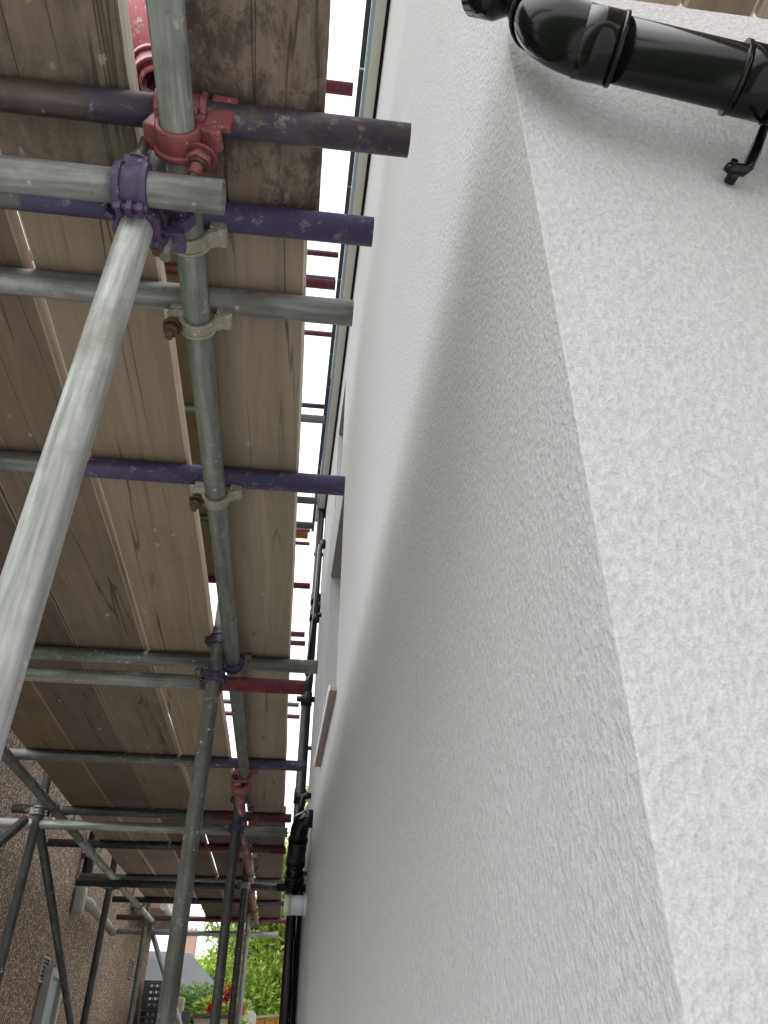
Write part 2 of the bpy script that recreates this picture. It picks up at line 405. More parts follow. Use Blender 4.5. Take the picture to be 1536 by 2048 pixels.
_m = me_w.modifiers.new('bevel', 'BEVEL'); _m.width = .0016; _m.segments = 3; _m.harden_normals = False; _m.segments = 2; _m.limit_method = 'ANGLE'; _m.angle_limit = math.radians(60)
for k, (a, b, c, d) in enumerate(wins):
    fm = MB(); t = .055
    fm.bx((DEP-.02, a, c), (DEP+.05, a+t, d)).bx((DEP-.02, b-t, c), (DEP+.05, b, d)).bx((DEP-.019, a+t, d-t), (DEP+.05, b-t, d)).bx((DEP-.019, a+t, c), (DEP+.05, b-t, c+t))
    fo = hb(fm, 'window', 'white_plastic')
    hb(MB().bx((DEP+.01, a+t, c+t), (DEP+.03, b-t, d-t)), 'pane', 'glass', fo)
    if k == 0:
        so = hb(MB().bx((-.030, a-.05, c-.018), (DEP-.021, b+.05, c+.002)), 'window_sill', 'stone', fo, .003, label='brown stone sill with a pale front edge')
        hb(MB().bx((-.036, a-.052, c-.020), (-.0302, b+.052, c+.008)), 'sill_edge', 'white_plastic', fo)
# eaves: black strip painting in the shadow gap, soffit strip, membrane edge, tile edge
hb(MB().bx((-.016, -.02, EZ-.012), (.02, L+.02, EZ+.02)), 'eaves_shadow_strip', 'black_matt')
hb(MB().bx((-.066, -.03, EZ-.03), (-.0165, L+.03, EZ+.02)), 'soffit_board', 'fresh_white', bevel=.002)
hb(MB().bx((-.082, -.035, EZ-.02), (-.067, L+.035, EZ+.03)), 'membrane_edge', 'felt')
roof = MB()
RW = FRX/2
for sgn in (0, 1):
    a, b = ((-.084, RW), (FRX+.12, RW))[sgn]
    roof.add([(a, -.15, EZ+.022), (b, -.15, EZ+2.2), (b, L+.15, EZ+2.2), (a, L+.15, EZ+.022), (a, -.15, EZ+.06), (b, -.15, EZ+2.24), (b, L+.15, EZ+2.24), (a, L+.15, EZ+.06)],
             [(0, 1, 2, 3), (4, 5, 6, 7), (0, 1, 5, 4), (3, 2, 6, 7), (0, 3, 7, 4), (1, 2, 6, 5)])
ro = hb(roof, 'roof', 'slate')
for yy in (.001, L-.001): hb(MB().add([(0, yy, EZ), (FRX, yy, EZ), (RW, yy, EZ+2.15)], [(0, 1, 2)]), 'gable', 'render')
for k in range(18):
    y = -.16+k*.33; hb(MB().bx((-.112, y+.004, EZ+.031), (-.086, y+.322, EZ+.050+.004*(k % 2))), 'roof_tile', 'slate', ro)

def HP(x, y, z): return HM @ Vector((x, y-CY, z+H))     # house frame point, y measured from the camera

# near glossy downpipe crossing the end wall (a shallow offset under the eaves of the lower lift)
R1 = .034
dp = thing('downpipe_offset', 'glossy black plastic downpipe crossing the white end wall at top right', 'downpipe', tuple(V(.45, .385, .90)))
A0, A1 = V(.243, .385, .949), V(.80, .385, .815)
dirp = (A1-A0).normalized()
MB().path([A0+dirp*.02, A1], R1, 32).build('pipe', 'black_plastic', dp, loc=A0)
bend = []
up_dir = Vector((-.10, .02, .95)).normalized()
for i in range(13):
    t = i/12; a = A0+dirp*.045; c = A0-dirp*.012; b = c+up_dir*.05
    bend.append(a*(1-t)**2+c*2*t*(1-t)+b*t*t)
bend += [bend[-1]+up_dir*.05]
MB().path(bend, R1*1.10, 32).build('bend', 'black_plastic', dp, loc=A0)
for d0, wd, rr in ((.062, .005, 1.145), (.040, .040, 1.11), (.198, .005, 1.15), (.245, .005, 1.15), (.2215, .05, 1.10)):
    p = A0+dirp*d0; MB().path([p-dirp*wd/2, p+dirp*wd/2], R1*rr, 32).build('collar', 'black_plastic', dp, loc=p)
c = bend[-2]; MB().arc(c, up_dir, dirp, R1*1.1, R1*1.2, .008, 0, 360, 32).build('collar', 'black_plastic', dp, loc=c)
# saddle clip with a foot on the wall
bk = MB(); pc = A0+dirp*.275
bk.arc(pc, dirp, (0, 0, 1), R1*1.16, R1*1.24, .028, 0, 360, 28)
foot = V(.452, .452, .822)
bk.path([pc+Vector((.006, .010, -.034)), foot+Vector((.036, -.028, .066)), foot+Vector((.020, -.016, .030)), foot+Vector((.008, -.008, .006)), foot+Vector((.002, -.006, .001)), foot+Vector((-.012, -.006, .002)), foot+Vector((-.018, -.006, .006))], [.0085, .0078, .0068, .0066, .0070, .0070, .0045], 14)
bk.path([foot+Vector((-.006, -.004, .001)), foot+Vector((-.007, .009, .001))], .0065, 18)
bk.path([foot+Vector((-.012, -.0155, .003)), foot+Vector((-.012, -.011, .003))], .0045, 6)
bk.build('pipe_bracket', 'black_plastic', dp, loc=pc)
# short black gutter outlet just above, beyond the corner
ot = thing('gutter_outlet', 'rounded black outlet peeping over the top beside the downpipe bend', 'gutter outlet', tuple(V(.155, .47, 1.12)))
q0 = V(.200, .40, 1.088); MB().path([q0+Vector((-.05, .01, .012)), q0+Vector((-.03, .0, .0)), q0+Vector((.0, -.01, .01)), q0+Vector((.012, -.012, .06))], [.026, .034, .036, .034], 24).build('outlet_body', 'black_plastic', ot, loc=q0)
MB().arc(q0+Vector((.008, -.012, .035)), (.1, 0, 1), (1, 0, 0), .034, .039, .012, 0, 360, 24).build('collar', 'black_plastic', ot, loc=q0)

# ------------------------------------------------------------------ scaffold
RT = .02415
ZT, ZL = 1.14, 1.092
scf = thing('tube_scaffold', 'steel tube scaffold with purple and red painted poles along the alley', 'scaffold', (-.78, 4.4, 0))
def tube(kind, p0, p1, mat, label=None):
    kw = {'label': label} if label else {}
    return oriented(kind, p0, p1, RT, mat, scf, **kw)
_pm = {}
def band(paint, z0, z1, wear=.4, base=(.25, .255, .245)):
    k = (paint, z0, z1, wear, base)
    if k not in _pm: _pm[k] = mat_tube('part_painted_tube', paint, z0, z1, wear, base)
    return _pm[k]
# ledgers along the alley
tube('ledger', V(-.232, -.15, ZL), V(-.232, 3.95, ZL), 'galv_mid', 'long grey ledger tube under the inner boards')
tube('ledger', V(-.266, 3.72, ZL-.012), V(-.266, 8.95, ZL), 'maroon', 'maroon and pink worn ledger tube at the far end')
tube('ledger', V(-1.268, -.15, ZL), V(-1.268, 5.2, ZL), 'galv_mid')
tube('ledger', V(-1.272, 5.2, ZL), V(-1.272, 8.75, ZL), 'galv_light', 'pale ledger tube on the outer side')
# standards
inner = [(.72, -.283, 'galv_light'), (2.44, -.283, 'galv_dark'), (4.39, -.285, 'galv_black'), (6.05, -.287, 'galv_black'), (8.62, -.345, 'galv_light')]
mB = band((.15, .03, .045), -.2, 1.15, .53, (.105, .103, .098))
for y, x, mt in inner:
    tube('standard', V(x, y, -H+.01), V(x, y, 6.3 if y < 5 else 5.9), mB if y == 2.44 else mt)
for y in (.72, 2.44, 4.43, 6.6, 8.62):
    tube('standard', V(-1.318, y, -H+.01), V(-1.318, y, 6.0), 'galv_black' if y < 8 else 'galv_mid')
for x, ys_ in ((-.283, [a[0] for a in inner]), (-1.318, (.72, 2.44, 4.43, 6.6, 8.62))):
    for y in ys_:
        xx = x if not (y == 8.62 and x > -1) else -.345
        MB().bx((xx-.075, y-.075, .021), (xx+.075, y+.075, .030)).build('base_plate', 'galv_dark', scf, loc=V(xx, y, -H+.03))
# transoms carrying the boards: (y, x left, x right, material, label)
TR = [(.632, -1.62, .104, band((.042, .031, .055), 1.25, 1.80, .45, (.07, .052, .048)), 'transom with a brown left and a scuffed purple right end nearest the camera'),
      (.797, -1.55, .066, band(PURPLE, 1.05, 1.80, .30, (.11, .115, .115)), 'bright blue purple transom under the board joint'),
      (.975, -1.62, .047, 'galv', 'plain grey transom'),
      (1.51, -1.60, .071, band(PURPLE, .98, 1.8, .40, (.15, .15, .15)), 'purple transom with flaked paint reaching the wall'),
      (2.585, -1.52, .055, 'galv_mid', None),
      (3.73, -1.36, .048, band(PURPLE, .88, 1.8, .48, (.12, .12, .12)), 'transom with a red left end and purple right end'),
      (4.72, -1.55, .002, band((.11, .018, .03), 1.1, 1.8, .38, (.07, .07, .07)), 'dark transom with a red right end'),
      (5.56, -1.55, -.02, band((.11, .018, .03), .85, 1.8, .36, (.06, .058, .062)), 'dark transom with a dull red right half further off'),
      (6.70, -1.575, -.02, 'galv_mid', None), (7.73, -1.50, -.01, 'galv_black', None),
      (8.80, -1.635, .022, band((.15, .02, .04), .75, 1.8, .36, (.10, .095, .11)), 'red ended transom at the far end of the platform')]
for y, a, b, mt, lb in TR: tube('transom', V(a, y, ZT), V(b, y, ZT), mt, lb)
tube('transom', V(-1.37, 3.728, ZT-.0005), V(-1.00, 3.7285, ZT+.0005), 'red') if False else None
# transoms clamped to the standards below the ledger
LOWT = [(.668, 1.0, -1.45, -.158, 'galv', 'thick looking grey tube clamped in front of the nearest standard'),
        (2.49, 1.022, -1.45, .016, band(RED, 1.12, 1.7, .34, (.22, .225, .22)), 'grey transom with a bright red right end'),
        (4.44, 1.0, -1.78+.12, -.014, 'galv', None),
        (6.11, 1.0, -1.45, -.03, 'galv_black', None),
        (8.67, 1.0, -1.58, -.05, 'galv_light', 'free pale tube at the far end below the platform')]
for y, z, a, b, mt, lb in LOWT: tube('transom', V(a, y, z), V(b, y, z), mt, lb)
# braces
tube('brace', V(-1.366, 4.55, 1.09), V(-1.366, 9.2, -1.13), 'galv_black')
tube('brace', V(-1.29, 8.72, 1.06), V(-.10, 8.72, -1.27), 'galv_light')
tube('brace', V(-1.366, 4.38, 1.0), V(-1.366, 1.2, -.9), 'galv_black')
tube('brace', V(-.296, .655, 1.26), V(-.535, .655, 2.05), 'pink', 'pink painted brace rising above the boards')
# upper lifts
UP = [(1.53, 3.08, .036, 'red'), (2.47, 3.08, .029, 'red'), (3.45, 3.08, .029, 'galv'), (4.27, 3.08, .025, 'galv_dark'), (4.57, 3.08, .012, 'galv_dark'), (5.43, 3.08, .018, 'red'),
      (6.30, 3.08, .004, 'red'), (6.48, 3.08, .014, 'red'), (7.98, 3.08, -.005, 'galv_dark'), (8.33, 3.08, .014, 'red'),
      (4.01, 5.38, .055, 'red'), (4.26, 5.38, .047, 'purple'), (4.87, 5.38, .063, 'red'), (5.83, 5.38, .042, 'purple'), (8.10, 5.38, -.022, 'red'), (8.40, 5.38, -.015, 'red')]
for y, z, b, mt in UP: tube('transom', V(-1.45, y, z), V(b, y, z), mt)
for z in (3.03, 5.33):
    tube('ledger', V(-.236, 1.2, z), V(-.236, 8.8, z), 'galv'); tube('ledger', V(-1.268, 1.2, z), V(-1.268, 8.8, z), 'galv')

# couplers
def nutset(par, base, d, mat='bolt', stud=.048, r=.0085):
    d = Vector(d).normalized(); mb = MB()
    mb.path([base, base+d*stud], r*.75, 12); mb.path([base+d*.010, base+d*.014], r*1.9, 18); mb.hexn(base+d*.021, d, r*1.55, .014)
    return mb.build('bolt', mat, par, loc=par.location)
def clamp_parts(mb, c, axis, bolt_dir, width=.044, r=RT):
    """hinged forged half-shells round a tube with rims, hinge fingers opposite the bolt"""
    c = Vector(c); ax = Vector(axis).normalized(); bd = Vector(bolt_dir).normalized(); bd = (bd-ax*bd.dot(ax)).normalized()
    mb.arc(c, ax, bd, r+.0008, r+.0062, width, 0, 360, 28)
    for s in (-1, 1): mb.arc(c+ax*s*(width/2-.005), ax, bd, r+.004, r+.0105, .010, 14, 346, 26)
    hc = c-bd*(r+.010); rot = Matrix((ax, bd, ax.cross(bd))).transposed()
    for k in (-.015, 0, .015): mb.box(hc+ax*k, (.0042, .011, .009), rot)
    side = ax.cross(bd)
    mb.path([hc-ax*.024, hc+ax*.024], .0055, 12)
    for s in (-1, 1): mb.box(c+bd*(r+.011)+side*s*.011, (width*.36, .010, .0045), rot)
def strap(y, x=-.232, z=ZL, mat='cast_grey', bolt='bolt'):
    """board-clip coupler: strap under the ledger, saddle under the transom"""
    c = V(x, y+.012, z); mb = MB()
    mb.arc(c, (0, 1, 0), (0, 0, -1), RT+.0006, RT+.0068, .030, -98, 98, 22)
    for s in (-1, 1): mb.arc(c+Vector((0, s*.0125, 0)), (0, 1, 0), (0, 0, -1), RT+.005, RT+.0092, .006, -80, 80, 18)
    mb.box(c+Vector((-RT-.013, 0, .003)), (.016, .016, .010)); mb.box(c+Vector((RT+.013, 0, .004)), (.014, .015, .006), Matrix.Rotation(-.5, 3, 'Y'))
    mb.path([c+Vector((RT+.026, -.018, .014)), c+Vector((RT+.026, .018, .014))], .0105, 14)
    mb.box(c+Vector((-.030, 0, .032)), (.020, .019, .020)); mb.box(c+Vector((RT+.018, 0, .028)), (.010, .017, .018))
    o = mb.build('coupler', mat, scf, loc=c, bevel=.0018)
    nutset(o, c+Vector((-RT-.017, 0, -.004)), (-.12, .1, -1), bolt, .040, .0095)
    return o
for y in (.797, .975, 1.51): strap(y)
strap(3.73, mat='cast_red'); strap(4.72, -.266, ZL-.006, 'cast_red'); strap(5.56, -.266, mat='cast_grey'); strap(6.70, -.266, mat='cast_red'); strap(7.73, -.266, mat='cast_red'); strap(8.80, -.266, mat='cast_red')
for y in (4.72, 5.56, 6.70, 7.73, 8.80): strap(y, -1.27)
# big red forged coupler on the nearest transom
c = V(-.232, .632, ZT); cl = V(-.232, .640, ZL)
mb = MB(); clamp_parts(mb, V(-.232, .632, ZT), (1, 0, 0), (0, -.4, -1), .075)
mb.arc(cl, (0, 1, 0), (0, 0, -1), RT+.0006, RT+.009, .042, -100, 100, 24)
mb.arc(cl+Vector((0, .016, 0)), (0, 1, 0), (0, 0, -1), RT+.006, RT+.014, .010, -85, 85, 22)
mb.box(cl+Vector((-.034, 0, .010)), (.010, .020, .020), Matrix.Rotation(.3, 3, 'Y')); mb.box(cl+Vector((.037, .002, .004)), (.016, .021, .009), Matrix.Rotation(.35, 3, 'Y'))
mb.box(cl+Vector((.058, -.022, .036)), (.019, .006, .030), Matrix.Rotation(.12, 3, 'Y') @ Matrix.Rotation(.25, 3, 'X')); mb.path([cl+Vector((.050, -.02, .0)), cl+Vector((.052, .014, .004))], .011, 14)
rc = mb.build('coupler', 'cast_red', scf, loc=cl, bevel=.0025, label='big red forged coupler on the nearest transom')
nutset(rc, cl+Vector((.036, .006, -.016)), (-.15, .25, -1), 'cast_red', .05, .0125)
nutset(rc, cl+Vector((.036, .006, -.020)), (-.15, .25, -1), 'bolt', .058, .0088)
# right-angle couplers tying standards, ledgers and lower transoms
def right_angle(y, x, zl, yl, zt, mat, xl=-.232, bolt='bolt_grey', tie=True):
    p = V(x, y, zt); mb = MB()
    side = 1 if yl > y else -1
    clamp_parts(mb, V(x, yl, zt), (1, 0, 0), (0, side*.25, 1), .046)
    clamp_parts(mb, V(x, y, zt-.002), (0, 0, 1), (-.8, -.6, 0), .040)
    mb.box((V(x, y, zt)+V(x, yl, zt))/2, (.020, .016, .020))
    o = mb.build('coupler', mat, scf, loc=p, bevel=.0008)
    nutset(o, V(x, yl+side*.010, zt+RT+.004), (.02, -.10 if side < 0 else .1, 1), bolt, .066, .0098)
    nutset(o, V(x-.030, y-.026, zt), (-.8, -.6, 0), bolt, .035)
    if tie:
        q = V(x, y, zl+.062 if y > 1 else zl-.01); mb = MB(); zz = q.z-H
        clamp_parts(mb, q, (0, 0, 1), (-.9, .3, 0), .040)
        mb.arc(V(xl, y+.034, zl), (0, 1, 0), (0, 0, -1), RT+.0008, RT+.0075, .040, -110, 130, 22)
        for s in (-1, 1): mb.arc(V(xl, y+.034+s*.016, zl), (0, 1, 0), (0, 0, -1), RT+.005, RT+.0115, .008, -100, 110, 20)
        mb.box(V((x+xl)/2-.004, y+.03, zl-.005), (.014, .020, .026)); mb.path([V(xl-.034, y+.012, zl-.012), V(xl-.034, y+.056, zl-.012)], .010, 12)
        t = mb.build('coupler', mat, scf, loc=q, bevel=.0008)
        nutset(t, V(xl+RT+.012, y+.034, zl+.004), (.5, 0, .8), bolt, .04)
right_angle(.72, -.283, ZL, .668, 1.0, 'cast_purple', tie=False)
# second purple coupler holding the nearest standard to the ledger
mb = MB(); q = V(-.283, .752, 1.03)
clamp_parts(mb, V(-.283, .72, 1.055), (0, 0, 1), (.2, 1, 0), .040)
mb.box(V(-.243, .742, 1.048), (.020, .016, .008)); mb.box(V(-.238, .752, 1.006), (.018, .017, .009)); mb.box(V(-.226, .748, 1.04), (.006, .010, .022), Matrix.Rotation(.5, 3, 'Y'))
sc2 = mb.build('coupler', 'cast_purple', scf, loc=q, bevel=.002)
MB().path([V(-.243, .746, 1.05), V(-.243, .752, .962)], .0085, 14).build('bolt', 'bolt_grey', sc2, loc=q)
right_angle(2.44, -.283, ZL, 2.49, 1.022, 'cast_purple')
right_angle(4.39, -.285, ZL-.008, 4.44, 1.0, 'cast_purple', xl=-.266)
right_angle(6.05, -.287, ZL, 6.11, 1.0, 'cast_grey', xl=-.266)
right_angle(8.62, -.345, ZL, 8.67, 1.0, 'cast_grey', xl=-.266)
for y, yl in ((4.43, 4.44+.0), (6.6, 6.65), (8.62, 8.67)):
    mb = MB(); p = V(-1.318, y, 1.06); clamp_parts(mb, p, (0, 0, 1), (-1, 0, 0), .044); clamp_parts(mb, V(-1.27, y+.04, ZL), (0, 1, 0), (0, 0, -1), .044)
    mb.box(V(-1.294, y+.02, 1.07), (.016, .02, .02))
    o = mb.build('coupler', 'galv_dark', scf, loc=p); nutset(o, p+Vector((-.032, 0, 0)), (-1, 0, 0), 'bolt', .04)
# coupler of the pink brace
mb = MB(); p = V(-.300, .655, 1.275); ax = Vector((-.239, 0, .79)).normalized(); clamp_parts(mb, p+ax*.02, ax, (1, -.3, 0), .046); clamp_parts(mb, V(-.283, .72, 1.31), (0, 0, 1), (1, 0, 0), .044); mb.box(V(-.30, .69, 1.30), (.015, .02, .02))
o = mb.build('coupler', 'cast_red', scf, loc=p); nutset(o, p+Vector((.03, -.01, 0)), (1, -.3, 0), 'bolt', .04)
# ledger joint sleeve
mb = MB(); mb.arc(V(-.249, 3.86, ZL-.004), (0, 1, 0), (0, 0, -1), RT+.006, RT+.030, .10, -70, 70, 14); 
mb.build('coupler', 'cast_red', scf, loc=V(-.249, 3.86, ZL))

# ------------------------------------------------------------------ boards
def board(x0, x1, y0, y1, z, mat, label, tint=(1, 1, 1), group='boards of the first lift', twist=0.0, cat='board'):
    """a scaffold board with slightly wavy, chipped edges and hoop-iron free ends"""
    n = 24; vs = []; r = random.Random(int(x0*1000)*7+int(y0*1000))
    ph = [r.uniform(0, 6.28) for _ in range(6)]; T = .038
    for i in range(n+1):
        t = i/n; y = y0+(y1-y0)*t
        wob = lambda k: .0014*math.sin(ph[k]+y*2.3)+.0009*math.sin(ph[k+1]+y*8)+r.uniform(-.0004, .0004)
        zz = z+.0015*math.sin(ph[4]+t*5); tw = twist*(t-.5)
        a, b = x0+wob(0), x1+wob(2); ch = .004+r.uniform(0, .0012)
        for (px, pz) in ((a+ch, 0), (b-ch, 0), (b, ch*.7), (b, T-ch*.7), (b-ch, T), (a+ch, T), (a, T-ch*.7), (a, ch*.7)):
            vs.append((px, y, zz+pz+tw*(px-(x0+x1)/2)+H))
    fs = []
    for i in range(n):
        for k in range(8): fs.append((i*8+k, i*8+(k+1) % 8, (i+1)*8+(k+1) % 8, (i+1)*8+k))
    mb = MB(); mb.add(vs, fs); mb.add(vs[:8], [tuple(range(8))]); mb.add(vs[-8:], [tuple(range(8))[::-1]])
    o = mb.build('scaffold_board', mat, None, loc=V((x0+x1)/2, y0, z)); o.color = tuple(tint)+(1,)
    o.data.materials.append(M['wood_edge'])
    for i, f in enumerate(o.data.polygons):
        if mat != 'wood_mould' and i < n*8 and i % 8 in (1, 2, 3, 5, 6, 7): f.material_index = 1  # pale edges: plaster crust plus painted-in light from the deck gaps
    return tag(o, label, cat, group)
ZB = ZT+RT+.0008
rows = [(-.253, -.030), (-.534, -.306), (-.779, -.5465), (-1.009, -.785), (-1.240, -1.014)]
row_n = ['first row from the white wall', 'second row from the wall', 'third row from the wall', 'fourth row from the wall', 'outermost row by the brown house']
tn = [(1.0, .98, .96), (.98, .93, .88), (.60, .53, .51), (.38, .32, .31), (.46, .37, .29)]
for k, (a, b) in enumerate(rows):
    s = .004*((k*7) % 3-1)
    board(a+s*.6+(.003 if k == 0 else 0), b+(.004 if k == 0 else 0), .34, .800, ZB, 'wood_mould' if k == 0 else 'wood_splash',
          ('mould blackened board nearest the camera in the ' if k == 0 else 'dark plaster splashed board nearest the camera in the ')+row_n[k])
    board(a, b-(.014 if k == 0 else 0), .806, 4.70, ZB, 'wood', 'long brown middle board in the '+row_n[k], tn[k])
    board(a+.004, b+(-.002 if k == 0 else 0), 4.706, 8.92 if k in (0, 1, 2) else 8.02, ZB, 'wood', 'far end board in the '+row_n[k], tuple(q*.92 for q in tn[(k+2) % 5]))
# platform round the corner, over the end wall
for k in range(12):
    a = .345+k*.1045
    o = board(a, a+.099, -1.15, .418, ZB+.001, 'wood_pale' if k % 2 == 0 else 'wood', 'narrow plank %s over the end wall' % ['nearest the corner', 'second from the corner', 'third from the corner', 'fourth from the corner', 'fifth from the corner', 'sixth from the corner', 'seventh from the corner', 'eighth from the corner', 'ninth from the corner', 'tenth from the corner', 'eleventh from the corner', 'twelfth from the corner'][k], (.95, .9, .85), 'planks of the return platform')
# second lift boards, seen through the gap
for k, (a, b) in enumerate([(-.87, -.645), (-1.105, -.88)]):
    board(a, b, 1.85, 5.47, 3.08+RT+.001, 'wood', ['upper lift board seen through the slot beside the long grey ledger', 'upper lift board beyond the one seen through the slot'][k], (.9, .8, .72), 'boards of the second lift')
board(-.62, -.045, 8.17, 8.33, 5.38+RT+.001, 'fence', 'orange brown board lying across two red tubes of the top lift', (1, 1, 1), 'boards of the top lift')

# ------------------------------------------------------------------ pipes on the far part of the white wall
def wx(y): return .2183-B*y
st = thing('black_rainwater_pipe', 'tall black pipe rising up the far end of the white wall past the eaves', 'pipe', tuple(V(.05, 5.75, -H)))
px, py = .052, 5.78
MB().path([V(px, py, -H+.02), V(px, py, 2.25)], .038, 20).build('pipe', 'black_matt', st, loc=V(px, py, 0))
MB().path([V(px, py, 2.25), V(px+.012, py, 2.45), V(px+.03, py, 5.7), V(px+.033, py, 4.40)], [.033, .031, .031, .031], 20).build('upper_pipe', 'grey_dark' if 'grey_dark' in M else 'black_matt', st, loc=V(px, py, 2.3))
MB().path([V(px+.033, py, 4.30), V(px+.034, py, 4.42), V(px+.034, py, 4.46)], [.040, .040, .02], 20).build('pipe_cap', 'black_matt', st, loc=V(px, py, 4.4))
for z in (2.28, 3.0, 3.15, .95, 1.55): MB().path([V(px+(.02 if z > 2.9 else .0), py, z-.05), V(px+(.02 if z > 2.9 else .0), py, z+.05)], .044 if z < 2.9 else .042, 20).build('collar', 'black_matt', st, loc=V(px, py, z))
MB().path([V(px-.075, py, 2.28), V(px+.075, py, 2.28)], .022, 14).build('boss', 'black_matt', st, loc=V(px, py, 2.28))
MB().path([V(px+.02, py, 3.08), V(wx(py)+.02, py-.05, 3.08)], .035, 16).build('branch', 'black_matt', st, loc=V(px, py, 3.08))
for z in (.35, 1.1, 1.9, 3.6): MB().bx(V(px-.02, py-.012, z-.012), V(wx(py)+.01, py+.012, z+.012)).build('pipe_bracket', 'black_matt', st, loc=V(px, py, z))
sp2 = thing('second_black_pipe', 'slimmer black pipe standing beside the tall one at the end of the wall', 'pipe', tuple(V(.085, 5.5, -H)))
MB().path([V(.083, 5.55, -H+.02), V(.083, 5.55, .98)], .030, 18).build('pipe', 'black_plastic', sp2, loc=V(.083, 5.55, 0))
for z in (.15, -.6): MB().path([V(.083, 5.55, z-.03), V(.083, 5.55, z+.03)], .034, 18).build('collar', 'black_plastic', sp2, loc=V(.083, 5.55, z))
# thin waste pipe high up with its cable
wp = thing('thin_waste_pipe', 'thin black waste pipe with a pale cable high on the far wall', 'waste pipe', tuple(V(.1, 5.4, 2.4)))
pts = [V(.135, 5.40, 3.47), V(.098, 5.40, 3.47), V(.086, 5.40, 3.45), V(.082, 5.40, 3.40), V(.075, 5.42, 2.80), V(.045, 5.60, 2.40)]
MB().path(pts, .017, 14).build('pipe', 'black_matt', wp, loc=pts[1])
MB().path([V(.078, 5.42, 2.82), V(.14, 5.40, 2.82)], .017, 14).build('branch', 'black_matt', wp, loc=pts[4])
for p in (pts[1], pts[4]): MB().path([p+Vector((0, 0, -.04)), p+Vector((0, 0, .03))], .022, 14).build('collar', 'black_matt', wp, loc=p)
MB().path([q+Vector((-.019, -.012, 0)) for q in pts[2:]]+[pts[-1]+Vector((.0, -.03, -.05)), pts[-1]+Vector((.02, -.03, .0))], .0035, 8).build('cable', 'wire', wp, loc=pts[2])
# black soil pipe elbow lower down
sl = thing('soil_pipe_elbow', 'wide black soil pipe leaving the wall in a hooded bend below the sill', 'soil pipe', tuple(V(.08, 5.0, 1.1)))
E0 = V(wx(4.95)+.02, 4.93, 1.19)
cv = [E0, E0+Vector((-.05, 0, .005)), E0+Vector((-.082, .02, -.01)), E0+Vector((-.094, .05, -.05)), E0+Vector((-.098, .08, -.09))]
MB().path(cv, [.054]*5, 26).build('bend', 'black_plastic', sl, loc=E0)
F0 = cv[-1]; F1 = V(.040, 5.42, .86); dF = (F1-F0).normalized()
MB().path([F0, F0+dF*.22], .056, 26).build('socket', 'black_matt', sl, loc=F0)
MB().path([F0+dF*.2, F1], .050, 26).build('pipe', 'black_plastic', sl, loc=F1)
for k in (.02, .19, .215): MB().arc(F0+dF*k, dF, (1, 0, 0), .054, .060, .010, 0, 360, 26).build('collar', 'black_plastic', sl, loc=F0)
for k in (.36, .385, .41): MB().arc(F0+dF*k, dF, (1, 0, 0), .048, .055, .008, 0, 360, 26).build('collar', 'black_plastic', sl, loc=F0)
MB().arc(F0+dF*.30, dF, (1, 0, 0), .050, .054, .02, 0, 360, 26).bx(F0+dF*.30+Vector((.04, -.01, -.012)), F0+dF*.30+Vector((.12, .01, .012))).build('pipe_bracket', 'black_matt', sl, loc=F0)
MB().path([F1+Vector((-.10, 0, .03)), F1+Vector((.10, 0, .03))], .022, 14).build('boss', 'black_matt', sl, loc=F1)
lp = thing('small_waste_elbow', 'small black waste elbow on the wall just above the hooded soil pipe', 'waste pipe', tuple(V(.1, 5.4, 1.4)))
pts = [V(.13, 5.35, 1.44), V(.085, 5.35, 1.44), V(.068, 5.35, 1.43), V(.060, 5.35, 1.40), V(.057, 5.36, 1.22)]
MB().path(pts, .018, 14).build('pipe', 'black_plastic', lp, loc=pts[1]); MB().path([pts[1]+Vector((.02, 0, 0)), pts[1]], .023, 14).build('collar', 'black_plastic', lp, loc=pts[1])
fl = thing('boiler_flue', 'pale blue grey flue stub sticking straight out of the white wall', 'flue', tuple(V(.1, 5.15, .76)))
y5 = 5.15; zf = .752
MB().path([V(wx(y5)+.03, y5, zf), V(.012, y5, zf)], .054, 28, hollow=.006).build('flue_pipe', 'grey_plastic', fl, loc=V(.1, y5, zf))
MB().path([V(.034, y5, zf), V(.012, y5, zf), V(-.006, y5, zf)], [.0565, .0575, .0585], 28, hollow=.007).build('flue_rim', 'white_plastic', fl, loc=V(.0, y5, zf))
MB().path([V(wx(y5)+.004, y5, zf), V(wx(y5)-.014, y5, zf)], [.066, .058], 28).build('wall_collar', 'grey_plastic', fl, loc=V(.12, y5, zf))

# ------------------------------------------------------------------ brown pebbledashed neighbour
XN = -1.76; YS = 4.4; YE = 12.2
nb = thing('pebbledashed_house', 'brown pebbledashed house closing the left side of the alley', 'house', (XN, 6, 0))
MB().bx((XN-3.6, YS, 0), (XN, YE, 4.65)).build('wall', 'pebble', nb, loc=(XN, 6, 0))
rf = MB(); rf.add([(XN+.25, YS-.25, 4.6), (XN+.25, YE+.25, 4.6), (XN-1.8, YE+.25, 5.7), (XN-1.8, YS-.25, 5.7), (XN-3.85, YE+.25, 4.6), (XN-3.85, YS-.25, 4.6)], [(0, 1, 2, 3), (3, 2, 4, 5), (0, 3, 5), (1, 4, 2), (0, 5, 4, 1)])
rf.build('roof', 'slate', nb, loc=(XN, 6, 4.6))
